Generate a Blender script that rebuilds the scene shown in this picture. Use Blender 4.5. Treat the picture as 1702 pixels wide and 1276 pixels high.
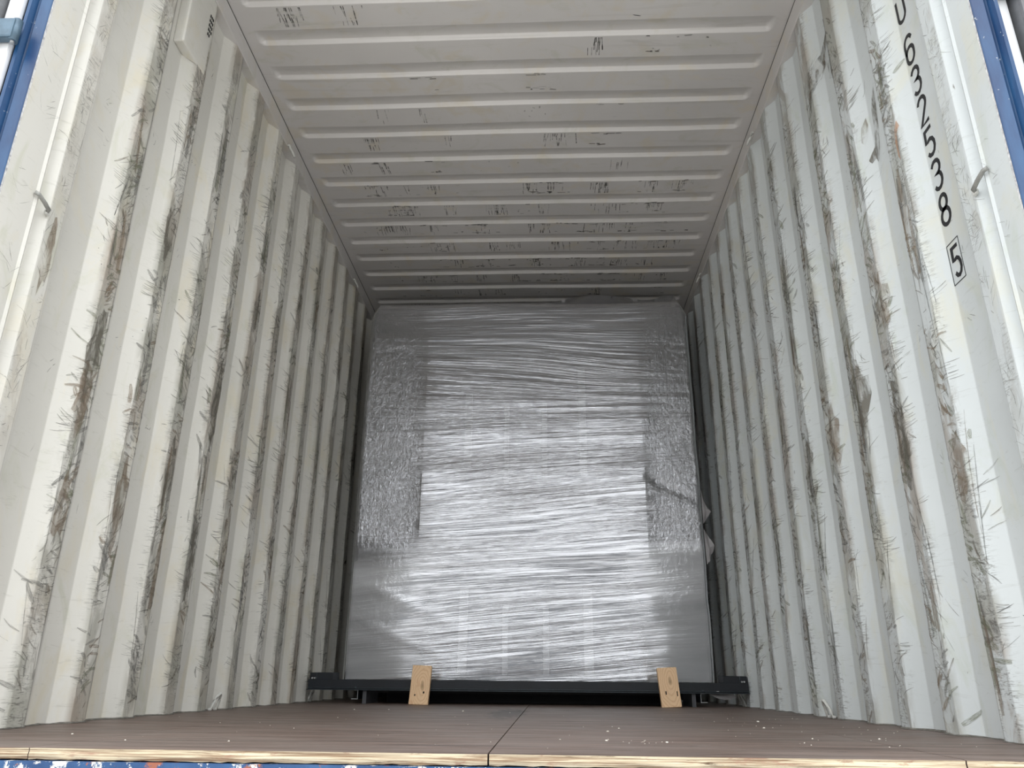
import bpy, bmesh, math, random
import numpy as np
from mathutils import Vector, Matrix
random.seed(7)
scn = bpy.context.scene
for o in list(bpy.data.objects): bpy.data.objects.remove(o)
PI = math.pi

# ------------------------------------------------------------------ camera
F, PITCH, YAW, ROLL = 1294.16, 0.3635, 0.0487, 0.00937
cp, sp, cy_, sy_ = math.cos(PITCH), math.sin(PITCH), math.cos(YAW), math.sin(YAW)
fw = Vector((-sy_*cp, cy_*cp, sp)); rt = Vector((cy_, sy_, 0)); up = rt.cross(fw)
r2 = math.cos(ROLL)*rt + math.sin(ROLL)*up; u2 = -math.sin(ROLL)*rt + math.cos(ROLL)*up
cd = bpy.data.cameras.new('camera'); cam = bpy.data.objects.new('camera', cd)
scn.collection.objects.link(cam); scn.camera = cam
cd.sensor_fit = 'HORIZONTAL'; cd.sensor_width = 36; cd.lens = F/1702*36; cd.clip_start = 0.02
cam.matrix_world = Matrix.Translation((0.1408, -1.5086, 0.1205)) @ Matrix((r2, u2, -fw)).transposed().to_4x4()

# ------------------------------------------------------------------ sky: bright overcast, dull band over the horizon
w = bpy.data.worlds.new('overcast_sky'); scn.world = w; w.use_nodes = True
nt = w.node_tree; nt.nodes.clear()
wo = nt.nodes.new('ShaderNodeOutputWorld'); bg = nt.nodes.new('ShaderNodeBackground')
tc = nt.nodes.new('ShaderNodeTexCoord'); sx = nt.nodes.new('ShaderNodeSeparateXYZ')
rp = nt.nodes.new('ShaderNodeValToRGB')
nt.links.new(tc.outputs['Generated'], sx.inputs[0]); nt.links.new(sx.outputs['Z'], rp.inputs[0])
cr = rp.color_ramp
cr.elements[0].position = 0.0; cr.elements[0].color = (.16, .17, .18, 1)
cr.elements[1].position = 1.0; cr.elements[1].color = (.93, .96, 1.0, 1)
for ps, v in ((.10, .16), (.14, .62), (.17, 1.0), (.5, .95)):
    e = cr.elements.new(ps); e.color = (v*.97, v*.99, v, 1)
nt.links.new(rp.outputs[0], bg.inputs[0]); bg.inputs[1].default_value = 3.05
nt.links.new(bg.outputs[0], wo.inputs[0])
scn.view_settings.view_transform = 'Standard'; scn.view_settings.look = 'None'
scn.view_settings.exposure = 0.0; scn.view_settings.gamma = 1.0
scn.view_settings.use_curve_mapping = False

# ------------------------------------------------------------------ helpers
def prop(o, label=None, cat=None, group=None, kind=None):
    if label: o['label'] = label
    if cat: o['category'] = cat
    if group: o['group'] = group
    if kind: o['kind'] = kind
    return o
def link(name, me, m=None, parent=None):
    o = bpy.data.objects.new(name, me); scn.collection.objects.link(o)
    if m is not None:
        for mm in (m if isinstance(m, (list, tuple)) else [m]): me.materials.append(mm)
    if parent: o.parent = parent
    return o
def empty(name, loc=(0, 0, 0)):
    o = bpy.data.objects.new(name, None); scn.collection.objects.link(o); o.location = loc
    o.empty_display_size = .05
    return o
def mesh(name, vs, fs, m=None, parent=None, smooth=False, mi=None):
    me = bpy.data.meshes.new(name); me.from_pydata([tuple(v) for v in vs], [], fs); me.update()
    if smooth: me.polygons.foreach_set('use_smooth', [True]*len(me.polygons))
    if mi: me.polygons.foreach_set('material_index', mi)
    return link(name, me, m, parent)
def grid(name, P, m, parent=None, smooth=True, uv=None, attr=None, flip=False):
    """P: (n, k, 3) array of points"""
    n, k = P.shape[:2]
    idx = np.arange(n*k).reshape(n, k)
    q = np.stack([idx[:-1, :-1], idx[1:, :-1], idx[1:, 1:], idx[:-1, 1:]], -1).reshape(-1, 4)
    if flip: q = q[:, ::-1]
    me = bpy.data.meshes.new(name)
    me.from_pydata(P.reshape(-1, 3).tolist(), [], q.tolist()); me.update()
    if smooth: me.polygons.foreach_set('use_smooth', [True]*len(me.polygons))
    if uv is not None:
        l = me.uv_layers.new(name='UVMap')
        vi = np.empty(len(me.loops), dtype=np.int64); me.loops.foreach_get('vertex_index', vi)
        l.data.foreach_set('uv', uv.reshape(-1, 2)[vi].astype(np.float32).ravel())
    if attr:
        for an, av in attr.items():
            a = me.attributes.new(an, 'FLOAT', 'POINT'); a.data.foreach_set('value', av.ravel().astype(np.float32))
    return link(name, me, m, parent)
def set_uv(o, uvs):
    me = o.data; l = me.uv_layers.new(name='UVMap'); vi = np.empty(len(me.loops), dtype=np.int64)
    me.loops.foreach_get('vertex_index', vi); l.data.foreach_set('uv', np.array(uvs, dtype=np.float32)[vi].ravel())
class MB:
    def __init__(s): s.bm = bmesh.new()
    def box(s, c, d, rot=None, bev=0.0, seg=2):
        b2 = bmesh.new(); bmesh.ops.create_cube(b2, size=1)
        for v in b2.verts: v.co = Vector((v.co.x*d[0], v.co.y*d[1], v.co.z*d[2]))
        if bev: bmesh.ops.bevel(b2, geom=b2.edges[:], offset=bev, segments=seg, profile=.6, affect='EDGES')
        M = Matrix.Translation(c) @ (rot.to_4x4() if rot else Matrix())
        bmesh.ops.transform(b2, matrix=M, verts=b2.verts); s._merge(b2); return s
    def _merge(s, b2):
        me = bpy.data.meshes.new('t'); b2.to_mesh(me); b2.free(); s.bm.from_mesh(me); bpy.data.meshes.remove(me)
    def tube(s, pts, r, n=10, cap=True):
        pts = [Vector(p) for p in pts]; rings = []
        for i, p in enumerate(pts):
            t = (pts[min(i+1, len(pts)-1)] - pts[max(i-1, 0)]).normalized()
            a = Vector((0, 0, 1)) if abs(t.z) < .9 else Vector((1, 0, 0))
            u = t.cross(a).normalized(); v = t.cross(u)
            rr = r[i] if isinstance(r, (list, tuple)) else r
            rings.append([s.bm.verts.new(p + rr*(math.cos(2*PI*k/n)*u + math.sin(2*PI*k/n)*v)) for k in range(n)])
        for a, b in zip(rings, rings[1:]):
            for k in range(n):
                f = s.bm.faces.new((a[k], a[(k+1) % n], b[(k+1) % n], b[k])); f.smooth = True
        if cap: s.bm.faces.new(rings[0][::-1]); s.bm.faces.new(rings[-1])
        return s
    def prism(s, prof, a, b, ax='x'):
        """extrude closed 2D profile; ax x: prof=(y,z); ax y: prof=(x,z); ax z: prof=(x,y)"""
        def P(t, q):
            return {'x': (t, q[0], q[1]), 'y': (q[0], t, q[1]), 'z': (q[0], q[1], t)}[ax]
        A = [s.bm.verts.new(P(a, q)) for q in prof]; B = [s.bm.verts.new(P(b, q)) for q in prof]
        n = len(prof)
        for k in range(n): s.bm.faces.new((A[k], A[(k+1) % n], B[(k+1) % n], B[k]))
        s.bm.faces.new(A[::-1]); s.bm.faces.new(B); return s
    def build(s, name, m, parent=None):
        bmesh.ops.recalc_face_normals(s.bm, faces=s.bm.faces)
        me = bpy.data.meshes.new(name); s.bm.to_mesh(me); s.bm.free()
        return link(name, me, m, parent)

rng = np.random.default_rng(3)
def vnoise(x, y, seed=0):
    r = np.random.default_rng(seed).random((256, 256))
    xi = np.floor(x).astype(int); yi = np.floor(y).astype(int); fx = x-xi; fy = y-yi
    fx = fx*fx*(3-2*fx); fy = fy*fy*(3-2*fy)
    g = lambda a, b: r[a % 256, b % 256]
    return (g(xi, yi)*(1-fx)+g(xi+1, yi)*fx)*(1-fy) + (g(xi, yi+1)*(1-fx)+g(xi+1, yi+1)*fx)*fy
def fbm(x, y, seed=0, o=4):
    s = 0; a = .5
    for k in range(o): s = s + a*vnoise(x*2**k+13*k, y*2**k+7*k, seed+k); a *= .5
    return s

# ------------------------------------------------------------------ materials
class NM:
    def __init__(s, name):
        s.m = bpy.data.materials.new(name); s.m.use_nodes = True; s.t = s.m.node_tree
        s.b = s.t.nodes['Principled BSDF']; s.out = s.t.nodes['Material Output']
        s._tc = None
    def n(s, ty, **k):
        nd = s.t.nodes.new(ty)
        for a, b in k.items(): setattr(nd, a, b)
        return nd
    def L(s, a, b): s.t.links.new(a, b)
    def co(s, kind='Object', scale=(1, 1, 1), rot=(0, 0, 0), loc=(0, 0, 0)):
        if s._tc is None: s._tc = s.n('ShaderNodeTexCoord')
        mp = s.n('ShaderNodeMapping'); mp.inputs['Scale'].default_value = scale
        mp.inputs['Rotation'].default_value = rot; mp.inputs['Location'].default_value = loc
        s.L(s._tc.outputs[kind], mp.inputs[0]); return mp.outputs[0]
    def noise(s, vec, sc=5, det=4, rough=.5, dist=0):
        nd = s.n('ShaderNodeTexNoise'); nd.inputs['Scale'].default_value = sc
        nd.inputs['Detail'].default_value = det; nd.inputs['Roughness'].default_value = rough
        nd.inputs['Distortion'].default_value = dist; s.L(vec, nd.inputs['Vector']); return nd.outputs['Fac']
    def ramp(s, f, *st):
        r = s.n('ShaderNodeValToRGB'); cr = r.color_ramp
        while len(cr.elements) < len(st): cr.elements.new(.5)
        for e, (p, c) in zip(cr.elements, st):
            e.position = p; e.color = (c, c, c, 1) if isinstance(c, (int, float)) else (*c, 1)
        s.L(f, r.inputs[0]); return r.outputs[0]
    def mix(s, f, a, b, mode='MIX'):
        nd = s.n('ShaderNodeMix', data_type='RGBA', blend_type=mode)
        for v, i in ((f, 0), (a, 6), (b, 7)):
            if hasattr(v, 'links'): s.L(v, nd.inputs[i])
            elif i == 0: nd.inputs[0].default_value = v
            else: nd.inputs[i].default_value = (*v, 1)
        return nd.outputs[2]
    def math(s, op, a, b=None, c=None):
        nd = s.n('ShaderNodeMath', operation=op)
        for i, v in enumerate((a, b, c)):
            if v is None: continue
            if hasattr(v, 'links'): s.L(v, nd.inputs[i])
            else: nd.inputs[i].default_value = v
        return nd.outputs[0]
    def attr(s, name):
        nd = s.n('ShaderNodeAttribute', attribute_name=name); return nd.outputs['Fac']
    def bump(s, f, st=.3, dist=.01, nrm=None):
        nd = s.n('ShaderNodeBump'); nd.inputs['Strength'].default_value = st; nd.inputs['Distance'].default_value = dist
        s.L(f, nd.inputs['Height'])
        if nrm is not None: s.L(nrm, nd.inputs['Normal'])
        return nd.outputs[0]
    def set(s, col=None, rough=None, metal=None, nrm=None, spec=None):
        for v, nme in ((col, 'Base Color'), (rough, 'Roughness'), (metal, 'Metallic'), (nrm, 'Normal'), (spec, 'Specular IOR Level')):
            if v is None: continue
            if hasattr(v, 'links'): s.L(v, s.b.inputs[nme])
            else: s.b.inputs[nme].default_value = (*v, 1) if isinstance(v, tuple) else v
        return s.m

def paint_mat(name, base, grime=True):
    M = NM(name)
    v = M.co('Object')
    tone = M.noise(v, 1.1, 3); blot = M.noise(M.co('Object', (1, 1, .5)), 7, 5, .6, .6)
    dark = tuple(c*.88 for c in base); col = M.mix(M.ramp(tone, (.35, 0), (.65, 1)), dark, base)
    warm = (base[0]*.93, base[1]*.88, base[2]*.76)
    col = M.mix(M.math('MULTIPLY', M.ramp(blot, (.53, 0), (.68, 1)), .7), col, warm)
    green = (base[0]*.78, base[1]*.80, base[2]*.70)
    blot2 = M.noise(M.co('Object', (1, 1.6, .8), loc=(5, 3, 1)), 5, 6, .65, 1.2)
    col = M.mix(M.math('MULTIPLY', M.ramp(blot2, (.56, 0), (.70, 1)), .55), col, green)
    # long faint wipe marks
    wipe = M.noise(M.co('Object', (1, 14, 70), rot=(.5, 0, 0)), 1.0, 6, .7, .8)
    col = M.mix(M.math('MULTIPLY', M.ramp(wipe, (.58, 0), (.68, 1)), .3), col, (base[0]*.55, base[1]*.54, base[2]*.5))
    if grime:
        inn = M.attr('inner')
        gn = M.noise(M.co('Object', (1, 2.2, 1.0)), 4.2, 8, .68, .8)
        pat = M.noise(M.co('Object', (1, .6, .7), loc=(0, 7, 3)), 2.1, 4, .55)
        m1 = M.math('MULTIPLY', M.ramp(M.math('ADD', gn, M.math('MULTIPLY', M.math('SUBTRACT', pat, .5), .9)), (.42, .0), (.5, .62), (.66, 1)), M.ramp(inn, (.35, 0), (.8, 1)))
        gcol = M.mix(M.ramp(M.noise(M.co('Object', (1, 1, 1), loc=(2, 2, 9)), 3.3, 3), (.4, 0), (.6, 1)), (.29, .29, .235), (.29, .225, .165))
        col = M.mix(M.math('MULTIPLY', m1, .72), col, gcol)
        st = M.noise(M.co('Object', (1, 26, 150), rot=(.62, 0, 0)), 1.0, 5, .7, 1.5)
        sel = M.noise(M.co('Object', (1, 1.5, .9), loc=(1, 9, 4)), 6.5, 4, .6)
        m2 = M.math('MULTIPLY', M.ramp(st, (.52, 0), (.6, 1)), M.math('MULTIPLY', M.ramp(sel, (.48, 0), (.56, 1)), M.ramp(inn, (.15, 0), (.7, 1))))
        col = M.mix(M.math('MULTIPLY', m2, .7), col, (.13, .125, .11))
        st2 = M.noise(M.co('Object', (1, 60, 9)), 1.0, 6, .7, .7)
        m3 = M.math('MULTIPLY', M.ramp(st2, (.57, 0), (.63, 1)), M.ramp(inn, (.4, 0), (.9, 1)))
        col = M.mix(M.math('MULTIPLY', m3, .5), col, (.17, .15, .13))
        edge = M.math('MULTIPLY', M.attr('seam'), M.ramp(M.noise(M.co('Object'), 9, 4), (.3, .4), (.6, 1)))  # post seam line, plus shade painted into the far crease of each rib
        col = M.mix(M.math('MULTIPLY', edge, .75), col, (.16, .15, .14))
    n = M.bump(M.noise(M.co('Object'), 14, 3), .25, .004)
    return M.set(col, .42, 0.0, n, .4)
PAINT_L = paint_mat('white_container_paint_left', (.76, .745, .69))  # same white paint on both walls; warm light tint put into this colour
PAINT_R = paint_mat('white_container_paint_right', (.715, .755, .76))  # bluish tint of the light on this side put into the colour
PAINT_C = paint_mat('white_ceiling_paint', (.69, .665, .645), False)
PAINT_T = paint_mat('white_trim_paint', (.67, .675, .655), False)

def plain(name, col, rough=.5, metal=0, var=.25, sc=20, bump=.1):
    M = NM(name); n = M.noise(M.co('Object'), sc, 5, .6)
    c = M.mix(M.ramp(n, (.3, 0), (.7, 1)), tuple(x*(1-var) for x in col), tuple(min(1, x*(1+var)) for x in col))
    return M.set(c, rough, metal, M.bump(n, bump, .002))
def scuff_mat(name, col, op, uv=True):
    M = NM(name)
    M.set(col, .6)
    n = M.noise(M.co('UV', (1.6, 6, 1)) if uv else M.co('Object', (1, 16, 5)), 1.0 if uv else 2.0, 4, .65, .3)
    f = M.math('MULTIPLY', M.ramp(n, (.40, .08), (.58, 1)), op)
    M.L(f, M.b.inputs['Alpha']); return M.m
SCUFF = [scuff_mat('scuff_black', (.045, .042, .04), .8), scuff_mat('scuff_grey', (.13, .127, .118), .6),
         scuff_mat('scuff_brown', (.22, .175, .13), .6), scuff_mat('scuff_pale', (.30, .29, .26), .6),
         scuff_mat('scuff_green', (.21, .215, .17), .55), scuff_mat('smear_grey', (.22, .215, .20), .55),
         scuff_mat('smear_brown', (.29, .22, .15), .65), scuff_mat('smear_green', (.26, .27, .19), .6)]
ROOFM = [scuff_mat('roof_black', (.05, .046, .042), .9, False), scuff_mat('roof_grey', (.12, .115, .105), .85, False), scuff_mat('roof_brown', (.17, .14, .11), .8, False), scuff_mat('roof_pale', (.28, .27, .25), .7, False)]
WORN = [scuff_mat('worn_olive', (.17, .155, .125), .7, False), scuff_mat('worn_brown', (.27, .205, .145), .55, False), scuff_mat('worn_orange', (.55, .30, .17), .5, False)]
INK = plain('black_stencil_paint', (.012, .012, .014), .5, 0, .3, 60)
BLACKHOLE = plain('vent_holes_black', (.01, .01, .01), .9)
M = NM('blue_container_paint')
n1 = M.noise(M.co('Object', (1, 1, .3)), 9, 6, .65, .4)
c = M.mix(M.ramp(n1, (.35, 0), (.65, 1)), (.008, .036, .115), (.022, .085, .20))
ch = M.noise(M.co('Object'), 38, 6, .7)
c = M.mix(M.ramp(ch, (.655, 0), (.68, 1)), c, (.45, .47, .47))
BLUE = M.set(c, .38, 0, M.bump(n1, .2, .004))
M = NM('chipped_blue_sill_paint')
n1 = M.noise(M.co('Object', (1, 1, 1)), 9, 5, .6)
c = M.mix(M.ramp(n1, (.35, 0), (.65, 1)), (.008, .045, .14), (.025, .09, .22))
ch = M.noise(M.co('Object', (1, 1, .8)), 45, 6, .7); pr = M.noise(M.co('Object'), 3.2, 3)
k = M.math('ADD', ch, M.math('MULTIPLY', M.math('SUBTRACT', pr, .5), .5))
c = M.mix(M.ramp(k, (.56, 0), (.6, 1)), c, (.60, .60, .57))
rs = M.noise(M.co('Object', loc=(4, 4, 4)), 30, 5, .7)
c = M.mix(M.ramp(M.math('ADD', rs, M.math('MULTIPLY', M.math('SUBTRACT', pr, .5), -.4)), (.6, 0), (.64, 1)), c, (.28, .09, .05))
BLUESILL = M.set(c, .5, 0, M.bump(ch, .4, .004))
GREYSTEEL = plain('grey_galvanised_steel', (.32, .33, .34), .35, .6)
HINGE = plain('grey_blue_hinge_steel', (.085, .14, .19), .4, .2)
WHITEROD = plain('white_painted_rod', (.66, .66, .62), .4, 0, .2, 60)
RODGREY = plain('worn_grey_rod', (.30, .30, .28), .4, .1, .3, 60)
NAVY = plain('dark_navy_frame_paint', (.006, .009, .014), .55, 0.0, .3, 8)
NAVYEDGE = plain('worn_frame_edge', (.05, .065, .075), .3, .3, .3, 40)
BARESTEEL = plain('bare_cut_steel', (.62, .63, .64), .3, .5, .3, 60)
DARK = plain('dark_under_panel', (.012, .012, .014), .6)
GROUND = plain('yard_concrete', (.60, .585, .56), .9, 0, .2, 2)
# plywood floor
M = NM('brown_plywood_floor')
g = M.noise(M.co('Object', (2.2, 34, 1)), 1.0, 7, .62, .5)
c = M.mix(M.ramp(g, (.3, 0), (.7, 1)), (.070, .047, .037), (.255, .188, .158))
b2 = M.noise(M.co('Object', (1, 1.3, 1)), 2.6, 5, .6, .4)
c = M.mix(M.math('MULTIPLY', M.ramp(b2, (.45, 0), (.7, 1)), .5), c, (.20, .170, .152))
d = M.noise(M.co('Object', (3.2, 12, 1), loc=(2, 7, 0)), 1.5, 6, .68, .8)
c = M.mix(M.math('MULTIPLY', M.ramp(d, (.6, 0), (.7, 1)), .65), c, (.07, .052, .045))
s_ = M.noise(M.co('Object', (6, 90, 1), loc=(1, 2, 0)), 1.0, 5, .6, .6)
c = M.mix(M.math('MULTIPLY', M.ramp(s_, (.62, 0), (.7, 1)), .5), c, (.27, .23, .20))
sn = M.n('ShaderNodeSeparateXYZ'); M.L(M.co('Object', (8, 1.2, 1), loc=(.20, -2.15, 0)), sn.inputs[0])
stn = M.math('ADD', M.math('MULTIPLY', sn.outputs[0], sn.outputs[0]), M.math('MULTIPLY', sn.outputs[1], sn.outputs[1]))
stn = M.math('ADD', stn, M.math('MULTIPLY', M.noise(M.co('Object', (1, .5, 1)), 30, 5, .7), 1.6))
stn = M.math('MULTIPLY', stn, .5)
c = M.mix(M.math('MULTIPLY', M.ramp(stn, (.48, 1), (.60, 0)), .75), c, (.04, .03, .026))
PLY = M.set(c, M.ramp(d, (.3, .42), (.7, .6)), 0, M.bump(g, .25, .003), .4)
M = NM('raw_plywood_edge')
g = M.noise(M.co('Object', (5, 1, 260)), 1.0, 6, .65, .6)
c = M.mix(M.ramp(g, (.40, 0), (.58, 1)), (.24, .16, .10), (.66, .57, .41))
d = M.noise(M.co('Object', (1, 1, 5)), 11, 6, .7, .5)
c = M.mix(M.math('MULTIPLY', M.ramp(d, (.58, 0), (.66, 1)), .75), c, (.30, .17, .12))
e2 = M.noise(M.co('Object', (2.5, 1, 90), loc=(3, 0, .3)), 1.5, 6, .7, 1.5)
c = M.mix(M.ramp(e2, (.63, 0), (.66, 1)), c, (.12, .08, .05))
PLYEDGE = M.set(c, .75, 0, M.bump(g, .5, .003), .2)
CREAM = plain('pale_wood_crumbs', (.78, .74, .66), .8)

# ------------------------------------------------------------------ container shell
H = 2.719; ZR = 2.63; XI = 1.165; DEP = .036; YEND = 6.0
def profile(side):
    """(y, depth outwards, inner flag, seam flag) down the wall"""
    off = 0.0 if side < 0 else -.075
    p = []
    p += [(.0+.012*(side < 0)-.03*(side > 0), 0, 0, 0)]
    y0 = .135+off+.004*(side > 0)
    p += [(y0-.012, 0, .0, 0), (y0-.004, -.004, 0, 0), (y0, -.003, 0, 0), (y0+.003, .006, 0, 0), (y0+.005, .022, 0, 0), (y0+.010, .032, 0, 0),
          (y0+.018, .0335, 0, 0), (y0+.027, .030, 0, 0), (y0+.036, .021, 0, 0), (y0+.043, .011, 0, 0), (y0+.048, .004, 0, 0), (y0+.053, .0005, 0.2, 0),
          (y0+.058, 0, .55, 0), (y0+.085, 0, .55, 0), (y0+.110, 0, .5, 0), (y0+.114, .001, .3, .3), (y0+.120, .006, 0, .3), (y0+.124, .006, 0, 0), (y0+.165, DEP, 0, .2)]
    y = .345 + (0 if side > 0 else .073)         # end of first outer flat
    k = 0
    while y < YEND-.3:
        sdep = DEP*(1+.0)
        p += [(y-.002, sdep, 0, 0), (y+.001, sdep-.001, 0, 0), (y+.030, sdep*.45, .22, 0), (y+.052, .001, .75, 0), (y+.055, 0, 1, 0),
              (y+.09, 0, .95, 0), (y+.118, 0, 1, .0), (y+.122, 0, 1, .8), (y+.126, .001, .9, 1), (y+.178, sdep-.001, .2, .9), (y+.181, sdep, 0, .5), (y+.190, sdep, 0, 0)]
        y += .2722; k += 1
    p += [(YEND, DEP, 0, 0)]
    return p
def wall(side):
    p = profile(side); zs = np.concatenate([np.linspace(0, ZR, 54)])
    Y = np.array([q[0] for q in p]); Dp = np.array([q[1] for q in p])
    inn = np.array([q[2] for q in p]); sm = np.array([q[3] for q in p])
    P = np.zeros((len(Y), len(zs), 3))
    YY, ZZ = np.meshgrid(Y, zs, indexing='ij')
    dent = (fbm(YY*3+5*side+9, ZZ*2.2, 11)-.47)*.010*np.clip((YY-.36)/.3, 0, 1)
    dent += (fbm(YY*9+5*side+9, ZZ*7, 31)-.47)*.0035*np.clip((YY-.36)/.3, 0, 1)
    P[..., 0] = side*(XI + Dp[:, None] - np.minimum(0, 0) + np.clip(dent, -.004, .006)); P[..., 1] = YY; P[..., 2] = ZZ
    o = grid('wall_left' if side < 0 else 'wall_right', P, PAINT_L if side < 0 else PAINT_R, None, False,
             attr={'inner': np.repeat(inn[:, None], len(zs), 1), 'seam': np.repeat(sm[:, None], len(zs), 1)}, flip=side > 0)
    prop(o, kind='structure')
    def xat(y, z):
        i = np.searchsorted(Y, y)-1; i = max(0, min(i, len(Y)-2)); t = (y-Y[i])/(Y[i+1]-Y[i])
        j = min(int(z/ZR*53), 52); tz = z/ZR*53-j
        A = P[i, j, 0]*(1-t)+P[i+1, j, 0]*t; B = P[i, j+1, 0]*(1-t)+P[i+1, j+1, 0]*t
        return A*(1-tz)+B*tz
    return o, xat
wl, xl = wall(-1); wr, xr = wall(1)

# scuff strokes
def strokes(parent, side, xat, name='scuff_marks'):
    vs, fs, mi, uvs = [], [], [], []
    R = random.Random(5 if side < 0 else 6)
    def stroke(y, z, ang, ln, wd, curve, m):
        n = max(3, int(ln/.012)+1)
        a = ang; py, pz = y, z; L_ = []
        for k in range(n+1):
            t = k/n; L_.append((py, pz, a, wd*(math.sin(PI*min(1, t*.86+.07))**(.35 if m > 4 else .6))*(1-.3*t)))
            a += curve/n; py += math.cos(a)*ln/n; pz += math.sin(a)*ln/n
        b = len(vs); u0 = R.uniform(0, 90); v0 = R.uniform(0, 90); asp = max(.35, wd/.0022)
        for kk in range(n+1): uvs.extend([(u0+kk*ln/n*22, v0), (u0+kk*ln/n*22, v0+.5*asp)])
        for (yy, zz, aa, ww) in L_:
            for sg in (-1, 1):
                y_ = yy - math.sin(aa)*ww*sg; z_ = min(max(zz + math.cos(aa)*ww*sg, .004), ZR-.01)
                y_ = max(y_, .02)
                vs.append((xat(y_, z_) - side*(.0009+.0006*m/5), y_, z_))
        for k in range(n):
            q = b+2*k; fs.append((q, q+1, q+3, q+2)); mi.append(m)
    y = (.345 if side > 0 else .418)
    ribs = []
    while y < 4.4: ribs.append(y+.055); y += .2722
    for rb in ribs:
        far = rb > 2.9
        for c in range(R.randint(13, 19) if not far else 9):
            zc = R.uniform(.12, 2.35) if R.random() < .8 else R.uniform(.5, 1.9)
            dens = R.randint(5, 22); base = R.choice([.6, .9, -.5, 1.1, .2, 2.5]) + R.uniform(-.2, .2)
            for s in range(dens):
                yy = rb + R.gauss(.028, .026); yy = min(max(yy, rb-.05), rb+.075)
                zz = zc + R.gauss(0, .05)
                m = R.choices([0, 1, 2, 3, 4], [2, 6, 3, 5, 4])[0]
                stroke(yy, zz, base+R.gauss(0, .22), R.uniform(.012, .06), R.uniform(.0005, .0019)*(1.6 if m > 1 else 1), R.uniform(-.6, .6), m)
        # broad brushed smears
        for c in range(R.randint(26, 36) if not far else 12):
            zc = R.uniform(.08, 2.35); base = R.choice([.5, .9, -.6, 1.2, 2.3, .1]) + R.uniform(-.2, .2)
            mm = R.choice([5, 6, 7, 3, 5, 7])
            for s in range(R.randint(2, 7)):
                yy = rb + R.gauss(.03, .022); yy = min(max(yy, rb-.022), rb+.07)
                stroke(yy, zc+R.gauss(0, .035), base+R.gauss(0, .25), R.uniform(.02, .065), R.uniform(.0025, .0075), R.uniform(-.7, .7), mm if R.random() < .8 else R.choice([1, 2, 3]))
        for c in range(4 if not far else 2):
            zz = R.uniform(.1, 2.0)
            for s in range(R.randint(2, 4)):
                stroke(rb+R.uniform(.004, .06), zz+R.gauss(0, .03), PI/2+R.gauss(0, .04), R.uniform(.07, .25), R.uniform(.004, .011), R.uniform(-.1, .1), R.choice([5, 6, 7, 5, 1]))
        # long vertical scrapes following the edges
        for c in range(16):
            zz = R.uniform(.1, 2.2); e = R.choice([rb-.004, rb+.062, rb+.03, rb+.012])
            stroke(e+R.gauss(0, .004), zz, PI/2+R.gauss(0, .05), R.uniform(.06, .32), R.uniform(.0006, .002), R.uniform(-.12, .12), R.choice([0, 1, 1, 2, 3]))
        # short horizontal ticks
        for c in range(9):
            stroke(rb+R.uniform(-.01, .05), R.uniform(.1, 2.3), R.gauss(0, .1), R.uniform(.012, .05), R.uniform(.0006, .0014), 0, R.choice([0, 1]))
        # sweeping comb marks spilling on to the sunny slope
        for c in range(6):
            zc = R.uniform(.15, 2.3); a0 = R.uniform(.3, 1.2)
            for s in range(R.randint(3, 8)):
                stroke(rb-.03+R.gauss(0, .008), zc+s*.007+R.gauss(0, .002), a0-1.2, R.uniform(.025, .06), R.uniform(.0007, .0022), R.uniform(.1, .7), R.choice([1, 3, 3, 4]))
        for c in range(14):          # chips
            yy = rb+R.uniform(-.055, .075); zz = R.uniform(.05, 2.4); r = R.uniform(.0008, .0024)
            stroke(yy, zz, R.uniform(0, 3), r*2.5, r, 0, R.choice([0, 0, 2]))
    # marks on the corner post
    for c in range(16):
        zc = R.uniform(.2, 2.4); yc = R.uniform(.03, .11) if side < 0 else R.uniform(-.0, .04); yc = max(yc, .02)
        for s in range(R.randint(2, 7)):
            stroke(yc+R.gauss(0, .012), zc+R.gauss(0, .03), R.choice([.6, 2.4])+R.gauss(0, .2), R.uniform(.015, .06), R.uniform(.0004, .0012), R.uniform(-.4, .4), R.choice([1, 3, 3, 4]))
    for c in range(40):
        zc = R.uniform(.2, 2.4); yc = (.215 if side < 0 else .15)
        for s in range(R.randint(2, 9)):
            stroke(yc+R.gauss(0, .014), zc+R.gauss(0, .03), R.choice([.6, 1.4, 2.2])+R.gauss(0, .2), R.uniform(.012, .05), R.uniform(.0005, .0014), R.uniform(-.4, .4), R.choice([1, 1, 2, 3, 4]))
    # fine marks on the outer flats
    for rb in ribs:
        for c in range(5):
            zc = R.uniform(.1, 2.4)
            for s in range(R.randint(1, 4)):
                stroke(rb-.11+R.gauss(0, .015), zc+R.gauss(0, .012), R.gauss(.9, .5), R.uniform(.01, .03), R.uniform(.0006, .0018), R.uniform(-.3, .3), R.choice([1, 3, 4]))
    o = mesh(name, vs, fs, SCUFF, parent, mi=mi); set_uv(o, uvs)
    prop(o, 'dark scuffs and scrapes over the ribs', kind='stuff')
strokes(wl, -1, xl); strokes(wr, 1, xr)

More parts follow.
